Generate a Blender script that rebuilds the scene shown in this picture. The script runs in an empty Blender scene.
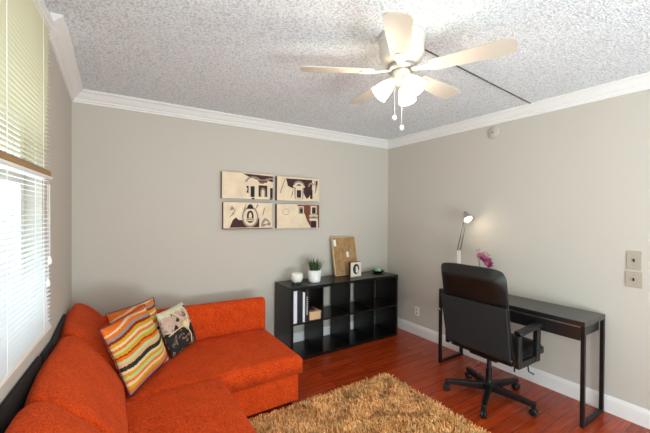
import bpy, bmesh, math, random
import numpy as np
from mathutils import Vector, Matrix, Euler

C = bpy.context.scene.collection
SC = bpy.context.scene
PI = math.pi
random.seed(7)

# ------------------------------------------------------------------ camera
def cam_setup():
    f, yaw, pitch, roll = 331.166, 0.570105, -0.0092892, 0.0059930
    fw = Vector((math.sin(yaw)*math.cos(pitch), math.cos(yaw)*math.cos(pitch), math.sin(pitch)))
    r = Vector((math.cos(yaw), -math.sin(yaw), 0)); u = r.cross(fw)
    r2 = math.cos(roll)*r + math.sin(roll)*u
    u2 = -math.sin(roll)*r + math.cos(roll)*u
    cd = bpy.data.cameras.new('camera'); cd.sensor_width = 36; cd.sensor_fit = 'HORIZONTAL'
    cd.lens = f*36/650; cd.clip_start = 0.02
    co = bpy.data.objects.new('camera', cd); C.objects.link(co)
    m = Matrix((r2, u2, -fw)).transposed().to_4x4()
    m.translation = Vector((-3.25056, -3.43762, 1.53184))
    co.matrix_world = m
    SC.camera = co
cam_setup()

# ------------------------------------------------------------------ world, lights, exposure
W = bpy.data.worlds.new('sky'); SC.world = W; W.use_nodes = True
wb = W.node_tree.nodes['Background']
wb.inputs[0].default_value = (0.80, 0.91, 1.0, 1); wb.inputs[1].default_value = 1.1
SC.view_settings.view_transform = 'Standard'; SC.view_settings.look = 'None'
SC.view_settings.exposure = 0.90; SC.view_settings.gamma = 1.0
SC.view_settings.use_curve_mapping = False
SC.cycles.use_denoising = True
SC.cycles.max_bounces = 12; SC.cycles.diffuse_bounces = 6; SC.cycles.transparent_max_bounces = 16
FAN_POWER = 2.3
def fill_area(name, loc, rot, sx, sy, power, col):
    l = bpy.data.lights.new(name, 'AREA'); l.shape = 'RECTANGLE'; l.size = sx; l.size_y = sy
    l.energy = power; l.color = col
    o = bpy.data.objects.new(name, l); C.objects.link(o); o.location = loc; o.rotation_euler = rot
# added fill lamps outside two made-up openings behind the camera (rear and left wall)
fill_area('fill_rear', (-1.75, -5.20, 1.22), (PI/2, 0, 0), 2.9, 2.1, 30, (.88, .96, 1.0))
fill_area('fill_side', (-4.05, -4.22, 1.30), (0, -PI/2, -.0785), 2.1, 1.2, 2, (.88, .95, 1.0))
# added lamps aimed upwards through the openings to brighten the ceiling
fill_area('ceiling_fill_rear', (-2.3, -5.60, .30), (PI/2+.75, 0, 0), 1.8, .9, 78, (.86, .95, 1.0))
fill_area('ceiling_fill_side', (-4.40, -4.45, .35), (0, -PI/2-.62, .45), .9, 1.2, 26, (.90, .97, 1.0))
fill_area('ceiling_fill_left', (-4.45, -1.9, .55), (0, -PI/2-.80, 0), 1.0, 2.2, 17, (.88, .96, 1.0))  # added fill lamp behind the left blinds, aimed up at the ceiling

# ------------------------------------------------------------------ materials
def lin(c):
    return tuple(((v/255)/12.92 if v/255 <= .04045 else ((v/255+.055)/1.055)**2.4) for v in c) + (1,)
class NT:
    def __init__(s, name):
        s.m = bpy.data.materials.new(name); s.m.use_nodes = True
        s.t = s.m.node_tree; s.b = s.t.nodes['Principled BSDF']; s.out = s.t.nodes['Material Output']
    def n(s, typ, **kw):
        nd = s.t.nodes.new(typ)
        for k, v in kw.items():
            if k in nd.inputs: nd.inputs[k].default_value = v
            else: setattr(nd, k, v)
        return nd
    def l(s, a, b): s.t.links.new(a, b)
    def ramp(s, fac, stops, interp='LINEAR'):
        r = s.n('ShaderNodeValToRGB'); cr = r.color_ramp; cr.interpolation = interp
        while len(cr.elements) < len(stops): cr.elements.new(0.5)
        for e, (p, c) in zip(cr.elements, stops): e.position = p; e.color = c
        s.l(fac, r.inputs['Fac']); return r
    def coords(s, kind='Object', scale=(1,1,1), rot=(0,0,0)):
        tc = s.n('ShaderNodeTexCoord'); mp = s.n('ShaderNodeMapping')
        mp.inputs['Scale'].default_value = scale; mp.inputs['Rotation'].default_value = rot
        s.l(tc.outputs[kind], mp.inputs['Vector']); return mp.outputs['Vector']
    def bump(s, height, strength=.3, dist=.01):
        b = s.n('ShaderNodeBump'); b.inputs['Strength'].default_value = strength; b.inputs['Distance'].default_value = dist
        s.l(height, b.inputs['Height']); s.l(b.outputs['Normal'], s.b.inputs['Normal']); return b
def plain(name, col, rough=.5, metal=0, spec=.5, bump=0, bscale=80, var=0):
    t = NT(name); c = lin(col)
    t.b.inputs['Base Color'].default_value = c
    t.b.inputs['Roughness'].default_value = rough; t.b.inputs['Metallic'].default_value = metal
    t.b.inputs['Specular IOR Level'].default_value = spec
    if bump or var:
        v = t.coords()
        nz = t.n('ShaderNodeTexNoise', Scale=bscale, Detail=4); t.l(v, nz.inputs['Vector'])
        if bump: t.bump(nz.outputs['Fac'], bump, .004)
        if var:
            r = t.ramp(nz.outputs['Fac'], [(.3, tuple(k*(1-var) for k in c[:3])+(1,)), (.7, tuple(min(1, k*(1+var)) for k in c[:3])+(1,))])
            t.l(r.outputs['Color'], t.b.inputs['Base Color'])
    return t.m
def emis(name, col, strength):
    t = NT(name); t.b.inputs['Base Color'].default_value = lin(col)
    t.b.inputs['Emission Color'].default_value = lin(col); t.b.inputs['Emission Strength'].default_value = strength
    return t.m

M = {}
M['wall'] = plain('wall_paint', (198, 192, 181), .75, spec=.25, bump=.06, bscale=180)
M['wall_left'] = M['wall']
M['trim'] = plain('white_trim_paint', (234, 233, 230), .4)
M['white'] = plain('white_plastic', (235, 233, 226), .4)
M['fan_white'] = plain('fan_white_enamel', (214, 209, 198), .35)
M['beige'] = plain('beige_plastic', (172, 162, 145), .45)
M['dark'] = plain('dark_slot', (40, 36, 32), .6)

def mk_ceiling():
    t = NT('popcorn_ceiling'); v = t.coords()
    a = t.n('ShaderNodeTexNoise', Scale=105, Detail=4, Roughness=.6); t.l(v, a.inputs['Vector'])
    b = t.n('ShaderNodeTexVoronoi', Scale=95); t.l(v, b.inputs['Vector'])
    mx = t.n('ShaderNodeMath', operation='SUBTRACT'); t.l(a.outputs['Fac'], mx.inputs[0])
    ml = t.n('ShaderNodeMath', operation='MULTIPLY'); ml.inputs[1].default_value = .55
    t.l(b.outputs['Distance'], ml.inputs[0]); t.l(ml.outputs[0], mx.inputs[1])
    r = t.ramp(mx.outputs[0], [(.0, lin((206, 212, 216))), (.32, lin((248, 252, 255)))])  # shade in the recesses of the grain painted into the colour
    t.l(r.outputs['Color'], t.b.inputs['Base Color']); t.b.inputs['Roughness'].default_value = .95
    t.b.inputs['Specular IOR Level'].default_value = .1
    t.bump(mx.outputs[0], 1.0, .011)
    return t.m
M['ceiling'] = mk_ceiling()

def mk_floor():
    t = NT('cherry_plank_floor'); v = t.coords()
    br = t.n('ShaderNodeTexBrick', Scale=1.0); t.l(v, br.inputs['Vector'])
    br.offset = .37; br.inputs['Brick Width'].default_value = 1.15; br.inputs['Row Height'].default_value = .105
    br.inputs['Mortar Size'].default_value = .0016; br.inputs['Mortar Smooth'].default_value = .1
    br.inputs['Color1'].default_value = (0, 0, 0, 1); br.inputs['Color2'].default_value = (1, 1, 1, 1)
    br.inputs['Mortar'].default_value = (.5, .5, .5, 1)
    v2 = t.coords(scale=(1.2, 30, 1))
    ad = t.n('ShaderNodeVectorMath', operation='ADD'); t.l(v2, ad.inputs[0])
    sc = t.n('ShaderNodeVectorMath', operation='SCALE'); sc.inputs['Scale'].default_value = 7.3
    t.l(br.outputs['Color'], sc.inputs[0]); t.l(sc.outputs[0], ad.inputs[1])
    nz = t.n('ShaderNodeTexNoise', Scale=2.2, Detail=6, Roughness=.6, Distortion=1.2); t.l(ad.outputs[0], nz.inputs['Vector'])
    r = t.ramp(nz.outputs['Fac'], [(.2, lin((128, 40, 9))), (.5, lin((164, 56, 17))), (.8, lin((196, 86, 38)))])
    mx = t.n('ShaderNodeMix', data_type='RGBA', blend_type='MULTIPLY'); mx.inputs['Factor'].default_value = 1
    r2 = t.ramp(br.outputs['Color'], [(0, (.8, .77, .75, 1)), (1, (1.1, 1.08, 1.05, 1))])
    t.l(r.outputs['Color'], mx.inputs['A']); t.l(r2.outputs['Color'], mx.inputs['B'])
    m2 = t.n('ShaderNodeMix', data_type='RGBA'); m2.inputs['B'].default_value = lin((52, 20, 12))
    t.l(br.outputs['Fac'], m2.inputs['Factor']); t.l(mx.outputs['Result'], m2.inputs['A'])
    t.l(m2.outputs['Result'], t.b.inputs['Base Color'])
    t.b.inputs['Roughness'].default_value = .24
    iv = t.n('ShaderNodeMath', operation='SUBTRACT'); iv.inputs[0].default_value = 1; t.l(br.outputs['Fac'], iv.inputs[1])
    t.bump(iv.outputs[0], .25, .002)
    return t.m
M['floor'] = mk_floor()

def mk_fabric(name, c1, c2, scale=260, streak=True):
    t = NT(name); v = t.coords()
    nz = t.n('ShaderNodeTexNoise', Scale=9, Detail=5, Roughness=.7); t.l(v, nz.inputs['Vector'])
    va = t.coords(scale=(110, 110, 420)); vb = t.coords(scale=(420, 95, 110)); vc = t.coords(scale=(95, 420, 110))
    hs = []
    for vv in (va, vb, vc):
        q = t.n('ShaderNodeTexNoise', Scale=1, Detail=2); t.l(vv, q.inputs['Vector']); hs.append(q.outputs['Fac'])
    s1 = t.n('ShaderNodeMath', operation='ADD'); t.l(hs[0], s1.inputs[0]); t.l(hs[1], s1.inputs[1])
    s2 = t.n('ShaderNodeMath', operation='ADD'); t.l(s1.outputs[0], s2.inputs[0]); t.l(hs[2], s2.inputs[1])
    s3 = t.n('ShaderNodeMath', operation='MULTIPLY_ADD'); s3.inputs[1].default_value = .25
    t.l(s2.outputs[0], s3.inputs[0]); 
    s4 = t.n('ShaderNodeMath', operation='MULTIPLY'); s4.inputs[1].default_value = .14; t.l(nz.outputs['Fac'], s4.inputs[0])
    t.l(s4.outputs[0], s3.inputs[2])
    r = t.ramp(s3.outputs[0], [(.36, lin(c1)), (.53, lin(c2))])
    t.l(r.outputs['Color'], t.b.inputs['Base Color']); t.b.inputs['Roughness'].default_value = .9
    t.b.inputs['Specular IOR Level'].default_value = .15
    t.b.inputs['Sheen Weight'].default_value = .25; t.b.inputs['Sheen Tint'].default_value = lin((230, 120, 80))
    # soft creases + weave
    cr = t.n('ShaderNodeTexNoise', Scale=5, Detail=2, Distortion=1.4); t.l(v, cr.inputs['Vector'])
    b1 = t.n('ShaderNodeBump'); b1.inputs['Strength'].default_value = .35; b1.inputs['Distance'].default_value = .03
    t.l(cr.outputs['Fac'], b1.inputs['Height'])
    b2 = t.n('ShaderNodeBump'); b2.inputs['Strength'].default_value = .35; b2.inputs['Distance'].default_value = .003
    t.l(s2.outputs[0], b2.inputs['Height']); t.l(b1.outputs['Normal'], b2.inputs['Normal'])
    t.l(b2.outputs['Normal'], t.b.inputs['Normal'])
    return t.m
M['orange'] = mk_fabric('orange_sofa_fabric', (158, 38, 4), (228, 84, 24))
M['charcoal'] = plain('charcoal_backing', (26, 22, 22), .85)
M['black_wood'] = plain('black_brown_wood', (15, 12, 11), .32, spec=.4, var=.25, bscale=14)
M['desk_black'] = plain('desk_black_lacquer', (26, 24, 24), .28, spec=1.0)
M['black_metal'] = plain('black_metal', (13, 12, 12), .38)
M['leather'] = plain('black_leather', (11, 10, 10), .36, bump=.25, bscale=160)
M['mesh_fab'] = plain('charcoal_fabric', (24, 25, 29), .75, bump=.3, bscale=300)
M['black_plastic'] = plain('black_plastic', (12, 12, 12), .42)
M['chrome'] = plain('chrome', (205, 205, 200), .18, metal=1)
M['alu'] = plain('brushed_metal', (190, 190, 186), .35, metal=1)
M['tan'] = plain('tan_wood', (160, 122, 78), .6)

def mk_slat(name, col, trans):
    t = NT(name); t.t.nodes.remove(t.b)
    d = t.n('ShaderNodeBsdfDiffuse', Color=lin(col)); tr = t.n('ShaderNodeBsdfTranslucent', Color=lin(trans))
    g = t.n('ShaderNodeBsdfGlossy', Roughness=.35)
    m = t.n('ShaderNodeMixShader'); m.inputs[0].default_value = .16; t.l(d.outputs[0], m.inputs[1]); t.l(tr.outputs[0], m.inputs[2])
    m2 = t.n('ShaderNodeMixShader'); m2.inputs[0].default_value = .05; t.l(m.outputs[0], m2.inputs[1]); t.l(g.outputs[0], m2.inputs[2])
    t.l(m2.outputs[0], t.out.inputs['Surface']); return t.m
M['slat_up'] = mk_slat('warm_tint_slat', (222, 216, 190), (232, 222, 182))  # cream tint stands for warm bounced light on the upper slats
M['slat_low'] = mk_slat('white_slat', (236, 238, 238), (225, 230, 235))
def mk_glass():
    t = NT('window_glass'); t.t.nodes.remove(t.b)
    a = t.n('ShaderNodeBsdfTransparent', Color=(.95, .97, .96, 1)); g = t.n('ShaderNodeBsdfGlossy', Roughness=.02)
    m = t.n('ShaderNodeMixShader'); m.inputs[0].default_value = .06
    t.l(a.outputs[0], m.inputs[1]); t.l(g.outputs[0], m.inputs[2]); t.l(m.outputs[0], t.out.inputs['Surface']); return t.m
M['glass'] = mk_glass()
M['bronze'] = plain('bronze_window_frame', (60, 58, 58), .5)

# ------------------------------------------------------------------ mesh helpers
def obj(name, bm, m, parent=None, smooth=False, bevel=0, subsurf=0, seg=2, angle=.6):
    me = bpy.data.meshes.new(name)
    bmesh.ops.recalc_face_normals(bm, faces=bm.faces)
    bm.to_mesh(me); bm.free()
    o = bpy.data.objects.new(name, me); C.objects.link(o)
    for mm in (m if isinstance(m, (list, tuple)) else [m]): me.materials.append(mm)
    if smooth: me.polygons.foreach_set('use_smooth', [True]*len(me.polygons))
    if bevel:
        b = o.modifiers.new('bevel', 'BEVEL'); b.width = bevel; b.segments = seg; b.limit_method = 'ANGLE'; b.angle_limit = angle
    if subsurf:
        s = o.modifiers.new('subsurf', 'SUBSURF'); s.levels = s.render_levels = subsurf
    if parent:
        o.parent = parent
        o.matrix_parent_inverse = Matrix.Translation(-parent.location)   # parts are modelled in room coordinates
    return o
def tag(o, label, cat, group=None):
    o['label'] = label; o['category'] = cat
    if group: o['group'] = group
    return o
def thing(name, label, cat, loc, group=None):
    o = bpy.data.objects.new(name, None); C.objects.link(o); o.location = loc; o.empty_display_size = .05
    return tag(o, label, cat, group)
def struct(o): o['kind'] = 'structure'; return o
def box(bm, x0, x1, y0, y1, z0, z1, mi=0):
    vs = [bm.verts.new(p) for p in ((x0,y0,z0),(x1,y0,z0),(x1,y1,z0),(x0,y1,z0),(x0,y0,z1),(x1,y0,z1),(x1,y1,z1),(x0,y1,z1))]
    for f in ((3,2,1,0),(4,5,6,7),(0,1,5,4),(1,2,6,5),(2,3,7,6),(3,0,4,7)):
        bm.faces.new([vs[i] for i in f]).material_index = mi
    return vs
def hexa(bm, pts, mi=0):
    vs = [bm.verts.new(p) for p in pts]
    for f in ((3,2,1,0),(4,5,6,7),(0,1,5,4),(1,2,6,5),(2,3,7,6),(3,0,4,7)):
        bm.faces.new([vs[i] for i in f]).material_index = mi
def B(*a):
    bm = bmesh.new(); box(bm, *a); return bm
def prism(bm, poly, z0, z1, mi=0):
    a = [bm.verts.new((x, y, z0)) for x, y in poly]; b = [bm.verts.new((x, y, z1)) for x, y in poly]
    bm.faces.new(a[::-1]).material_index = mi; bm.faces.new(b).material_index = mi
    n = len(poly)
    for i in range(n): bm.faces.new((a[i], a[(i+1)%n], b[(i+1)%n], b[i])).material_index = mi
def frame_of(d):
    d = d.normalized(); a = Vector((0,0,1)) if abs(d.z) < .95 else Vector((1,0,0))
    u = d.cross(a).normalized(); return u, d.cross(u).normalized()
def tube(bm, pts, r, n=10, caps=True, mi=0):
    pts = [Vector(p) for p in pts]; rs = r if isinstance(r, (list, tuple)) else [r]*len(pts)
    rings = []; u = None
    for i, p in enumerate(pts):
        d = (pts[min(i+1, len(pts)-1)] - pts[max(i-1, 0)])
        if u is None: u, v = frame_of(d)
        else:
            dn = d.normalized(); u = (u - dn*u.dot(dn)).normalized(); v = dn.cross(u)
        rings.append([bm.verts.new(p + (u*math.cos(2*PI*k/n) + v*math.sin(2*PI*k/n))*rs[i]) for k in range(n)])
    for a, b in zip(rings, rings[1:]):
        for k in range(n):
            bm.faces.new((a[k], a[(k+1)%n], b[(k+1)%n], b[k])).material_index = mi
    if caps:
        bm.faces.new(rings[0][::-1]).material_index = mi; bm.faces.new(rings[-1]).material_index = mi
def bar(bm, p, q, w, h, up=(0,0,1), mi=0):
    """rectangular bar from p to q, w across, h along up"""
    p = Vector(p); q = Vector(q); d = (q-p).normalized(); up = Vector(up)
    s = d.cross(up).normalized(); u = s.cross(d).normalized()
    pts = []
    for c in (p, q):
        for a, b in ((-1,-1),(1,-1),(1,1),(-1,1)): pts.append(c + s*a*w/2 + u*b*h/2)
    hexa(bm, pts, mi)
def lathe(bm, prof, c=(0,0,0), n=24, axis=None, mi=0, close=True):
    """prof list of (r, h); revolve about axis through c"""
    c = Vector(c); ax = Vector(axis or (0,0,1)).normalized(); u, v = frame_of(ax)
    rings = []
    for r, h in prof:
        if r < 1e-6: rings.append([bm.verts.new(c + ax*h)])
        else: rings.append([bm.verts.new(c + ax*h + (u*math.cos(2*PI*k/n) + v*math.sin(2*PI*k/n))*r) for k in range(n)])
    for a, b in zip(rings, rings[1:]):
        for k in range(n):
            f = [a[k % len(a)], a[(k+1) % len(a)], b[(k+1) % len(b)], b[k % len(b)]]
            f = list(dict.fromkeys(f))
            if len(f) > 2: bm.faces.new(f).material_index = mi
def L(prof, c=(0,0,0), n=24, axis=None):
    bm = bmesh.new(); lathe(bm, prof, c, n, axis); return bm
def sweep(bm, path, prof, close=False, mi=0):
    """path: list of (point, side, up) ; prof: list of (a,b) closed polygon"""
    rings = [[bm.verts.new(Vector(p) + Vector(s)*a + Vector(u)*b) for a, b in prof] for p, s, u in path]
    n = len(prof)
    for a, b in zip(rings, rings[1:]):
        for k in range(n): bm.faces.new((a[k], a[(k+1)%n], b[(k+1)%n], b[k])).material_index = mi
    bm.faces.new(rings[0][::-1]); bm.faces.new(rings[-1])
def bez(p0, p1, p2, p3, n=12):
    p0, p1, p2, p3 = map(Vector, (p0, p1, p2, p3)); o = []
    for i in range(n+1):
        t = i/n; o.append(p0*(1-t)**3 + p1*3*t*(1-t)**2 + p2*3*t*t*(1-t) + p3*t**3)
    return o

# ------------------------------------------------------------------ room shell
H = 2.5376
XL, YE = -3.537, -1.15               # left wall stands at XL up to the window, then splays outward a little
T = 0.0787; TN = math.hypot(1, T)
def LW(s, off, z): return Vector((XL - T/TN*s + off/TN, YE - s/TN - off*T/TN, z))
YF = -5.0
s_end = (-YF + YE)*TN
P_end = LW(s_end, 0, 0)
Z0, Z1 = .93, 2.475                   # window opening
S0, S1 = .13, 2.15
S2, S3 = 2.45, 3.70
OX0, OX1, OZ0, OZ1 = -3.2, -.3, .12, 2.27
bm = bmesh.new(); prism(bm, [(-4.1, YF-.15), (.12, YF-.15), (.12, .12), (-4.1, .12)], -.1, 0); struct(obj('floor', bm, M['floor']))
bm = bmesh.new(); prism(bm, [(-4.1, YF-.15), (.12, YF-.15), (.12, .12), (-4.1, .12)], H, H+.1); struct(obj('ceiling', bm, M['ceiling']))
struct(obj('wall_back', B(-3.7, .12, 0, .12, 0, H), M['wall']))
struct(obj('wall_right', B(0, .12, YF, 0, 0, H), M['wall']))
bm = bmesh.new()
box(bm, XL-.14, XL, YE, 0, 0, H)
def lw_block(bm, s0, s1, o0, o1, z0, z1, mi=0):
    hexa(bm, [LW(s0,o0,z0), LW(s1,o0,z0), LW(s1,o1,z0), LW(s0,o1,z0), LW(s0,o0,z1), LW(s1,o0,z1), LW(s1,o1,z1), LW(s0,o1,z1)], mi)
lw_block(bm, 0, S0, -.14, 0, 0, H); lw_block(bm, S0, S1, -.14, 0, 0, Z0); lw_block(bm, S0, S1, -.14, 0, Z1, H); lw_block(bm, S1, S2, -.14, 0, 0, H); lw_block(bm, S3, s_end, -.14, 0, 0, H); lw_block(bm, S2, S3, -.14, 0, OZ1, H); lw_block(bm, S2, S3, -.14, 0, 0, OZ0)
struct(obj('wall_left', bm, M['wall_left']))
bm = bmesh.new()
box(bm, -4.1, OX0, YF-.12, YF, 0, H); box(bm, OX1, .12, YF-.12, YF, 0, H); box(bm, OX0, OX1, YF-.12, YF, 0, OZ0); box(bm, OX0, OX1, YF-.12, YF, OZ1, H)
struct(obj('wall_front', bm, M['wall']))
# unseen window added behind the camera as a way in for fill light
bm = bmesh.new()
for x0, x1 in ((OX0, OX0+.06), (OX1-.06, OX1), (-1.79, -1.71)): box(bm, x0, x1, YF-.09, YF-.03, OZ0, OZ1)
box(bm, OX0+.06, -1.79, YF-.09, YF-.03, OZ0, OZ0+.06); box(bm, -1.71, OX1-.06, YF-.09, YF-.03, OZ0, OZ0+.06)
box(bm, OX0+.06, -1.79, YF-.09, YF-.03, OZ1-.06, OZ1); box(bm, -1.71, OX1-.06, YF-.09, YF-.03, OZ1-.06, OZ1)
w2 = struct(obj('fill_window_rear', bm, M['trim']))
obj('window_pane', B(OX0+.06, -1.79, YF-.062, YF-.058, OZ0+.06, OZ1-.06), M['glass'], w2)
obj('window_pane', B(-1.71, OX1-.06, YF-.062, YF-.058, OZ0+.06, OZ1-.06), M['glass'], w2)

bm = bmesh.new()
for a, b in ((S2, S2+.06), (S3-.06, S3)): lw_block(bm, a, b, -.10, -.04, OZ0, OZ1)
lw_block(bm, S2+.06, S3-.06, -.10, -.04, OZ0, OZ0+.06); lw_block(bm, S2+.06, S3-.06, -.10, -.04, OZ1-.06, OZ1)
w3 = struct(obj('fill_window_side', bm, M['trim']))  # unseen side window, added to go with the side fill lamps
bm = bmesh.new(); lw_block(bm, S2+.06, S3-.06, -.072, -.068, OZ0+.06, OZ1-.06); obj('window_pane', bm, M['glass'], w3)

# crown moulding: profile (distance from wall, distance below ceiling)
CP = [(0, 0), (.082, 0), (.082, -.012), (.072, -.018), (.062, -.024), (.05, -.04), (.034, -.058), (.022, -.066), (.022, -.078), (.012, -.086), (.012, -.098), (0, -.098)]
def crown(name, path):
    bm = bmesh.new(); sweep(bm, path, CP); return struct(obj(name, bm, M['trim']))
up = (0, 0, 1)
crown('trim_1', [((XL, 0, H), (1, -1, 0), up), ((0, 0, H), (-1, -1, 0), up)])
crown('trim_2', [((0, 0, H), (-1, -1, 0), up), ((0, YF, H), (-1, 0, 0), up)])
crown('trim_3', [(LW(.125, 0, H), (1/TN, -T/TN, 0), up), ((XL, YE, H), (1, -T/2, 0), up), ((XL, 0, H), (1, -1, 0), up)])
BP = [(0, 0), (.016, 0), (.016, .10), (.012, .106), (.012, .113), (.009, .118), (.006, .128), (0, .13)]
def basebd(name, path):
    bm = bmesh.new(); sweep(bm, path, BP); return struct(obj(name, bm, M['trim']))
basebd('baseboard_back', [((XL, 0, 0), (1, -1, 0), up), ((0, 0, 0), (-1, -1, 0), up)])
basebd('baseboard_right', [((0, 0, 0), (-1, -1, 0), up), ((0, YF, 0), (-1, 0, 0), up)])
basebd('baseboard_left', [(LW(2.3, 0, 0), (1/TN, -T/TN, 0), up), ((XL, YE, 0), (1, -T/2, 0), up), ((XL, 0, 0), (1, -1, 0), up)])

# ------------------------------------------------------------------ window in the left wall
win = struct(bpy.data.objects.new('window_1', None)); C.objects.link(win); win.location = LW(1.05, -.1, Z0)
bm = bmesh.new()
for a, b in ((S0, S0+.05), (S1-.05, S1)): lw_block(bm, a, b, -.12, -.07, Z0, Z1)
lw_block(bm, S0+.05, S1-.05, -.12, -.07, Z0, Z0+.05); lw_block(bm, S0+.05, S1-.05, -.12, -.07, Z1-.05, Z1)
lw_block(bm, S0+.05, S1-.05, -.12, -.07, 1.66, 1.71)
obj('window_frame', bm, M['trim'], win)
bm = bmesh.new(); lw_block(bm, .80, .86, -.121, -.069, Z0+.05, 1.66); obj('mullion', bm, M['bronze'], win)
bm = bmesh.new(); lw_block(bm, S0+.05, S1-.05, -.098, -.094, Z0+.05, Z1-.05); obj('window_pane', bm, M['glass'], win)
bm = bmesh.new(); lw_block(bm, S0+.05, S1-.05, -.07, .0, Z0-.001, Z0+.012); obj('window_sill', bm, M['trim'], win)
bm = bmesh.new(); lw_block(bm, -.0, S1, .0, .05, Z1-.012, Z1+.012); struct(obj('trim_4', bm, M['trim'], bevel=.003))

OFF = .028
def blind(label, z0, z1, tilt, mat, railmat, rail_h):
    t = thing('window_blind', label, 'blind', LW(1.07, -.03, z0), 'blinds on the left window')
    s0, s1 = .165, 2.12
    bm = bmesh.new(); hr = .03 if z1 > 2 else .010; n = int((z1-hr-z0-.02)/.0205)
    for i in range(n):
        z = z0+.03+i*.0205; rings = []
        for s in (s0, s1):
            ring = []
            for q in (-1, 0, 1):
                a = q*.0128; ring.append(bm.verts.new(LW(s, OFF + a*math.cos(tilt), z - a*math.sin(tilt) + .0014*(1-q*q)*math.cos(tilt))))
            rings.append(ring)
        for k in range(2): bm.faces.new((rings[0][k], rings[0][k+1], rings[1][k+1], rings[1][k]))
    obj('slats', bm, mat, t, smooth=True)
    bm = bmesh.new(); lw_block(bm, s0, s1, OFF-.02, OFF+.02, z1-hr, z1); obj('headrail', bm, M['white'], t)
    bm = bmesh.new(); lw_block(bm, s0, s1, OFF-.015, OFF+.015, z0, z0+rail_h); obj('bottom_rail', bm, railmat, t, bevel=.003)
    for s in (.30, .75, 1.35, 1.95):
        bm = bmesh.new()
        for o in (OFF-.0145, OFF+.0145): tube(bm, [LW(s, o, z0+rail_h), LW(s, o, z1-hr)], .0012, 5)
        obj('ladder_cord', bm, M['white'], t)
    return t
bu = blind('blind tinted cream for warm bounced light, with nearly closed slats over the upper half of the left window', 1.705, 2.455, math.radians(4), M['slat_up'], M['tan'], .026)
bl = blind('white blind with half open slats over the lower half of the left window', .955, 1.703, math.radians(6), M['slat_low'], M['white'], .018)
for z, s in ((1.30, .27), (1.20, .30)):
    bm = bmesh.new(); tube(bm, [LW(s, OFF+.03, 1.66), LW(s, OFF+.03, z+.015)], .0012, 6)
    co = obj('pull_cord', bm, M['white'], bl)
    o = obj('tassel', L([(0,.022),(.004,.02),(.008,.004),(.009,-.006),(.006,-.016),(0,-.018)], LW(s, OFF+.03, z), 12), M['white'], smooth=True)
    o.parent = co

# ------------------------------------------------------------------ sofa
sofa = thing('sofa', 'orange red fabric corner sofa with chaise under the window', 'sofa', (-2.9, -1.2, 0))
def soft(name, bm, mat, parent, bev=.03, sub=0):
    o = obj(name, bm, mat, parent, smooth=True, bevel=bev, seg=4); return o
# storage base of chaise, base of the near seat
soft('chaise_base', B(-3.40, -1.992, -1.098, -.36, .03, .245), M['orange'], sofa, .012)
soft('seat_base', B(-3.40, -2.645, -2.42, -1.115, .03, .245), M['orange'], sofa, .012)
def slab(x0, x1, y0, y1, z0, z1, nx, ny, crown_h=.012, edge=.03):
    """upholstered slab: rounded edges and a slightly domed top"""
    bm = bmesh.new(); g = bmesh.ops.create_grid(bm, x_segments=nx, y_segments=ny, size=1)
    for v in bm.verts:
        u, w = v.co.x, v.co.y
        x = (x0+x1)/2 + u*(x1-x0)/2; y = (y0+y1)/2 + w*(y1-y0)/2
        d = min(x-x0, x1-x, y-y0, y1-y)
        drop = 0
        if d < edge: q = 1-d/edge; drop = edge*(1-math.sqrt(max(0, 1-q*q)))*.9
        v.co = (x, y, z1 + crown_h*(1-u**4)*(1-w**4) - drop)
    top = list(bm.faces); be = [e for e in bm.edges if e.is_boundary]
    r = bmesh.ops.extrude_edge_only(bm, edges=be)
    nv = [v for v in r['geom'] if isinstance(v, bmesh.types.BMVert)]
    for v in nv: v.co.z = z0
    bmesh.ops.contextual_create(bm, geom=[e for e in bm.edges if e.is_boundary])
    return bm
obj('chaise_cushion', slab(-3.40, -1.972, -1.125, -.35, .262, .395, 60, 36), M['orange'], sofa, smooth=True)
obj('seat_cushion', slab(-3.40, -2.612, -2.44, -1.128, .262, .402, 36, 60), M['orange'], sofa, smooth=True)
# low arm along the back wall end
bm = bmesh.new()
n = 14; prof = []
for (y, z) in ((-.352, .40), (-.355, .55), (-.352, .655), (-.335, .682), (-.30, .69), (-.262, .682), (-.245, .655), (-.24, .40), (-.24, .05), (-.352, .05)): prof.append((y, z))
rings = []
for i in range(n+1):
    x = -3.44 + (1.475)*i/n
    k = 1 - .03*max(0, (i-n+1))
    rings.append([bm.verts.new((x, y, z + (.022*(1-i/n) if z > .5 else 0))) for y, z in prof])
for a, b in zip(rings, rings[1:]):
    for k in range(len(prof)): bm.faces.new((a[k], a[(k+1)%len(prof)], b[(k+1)%len(prof)], b[k]))
bm.faces.new(rings[0][::-1]); bm.faces.new(rings[-1])
obj('armrest', bm, M['orange'], sofa, smooth=True, bevel=.022, seg=3, angle=.9)
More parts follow.
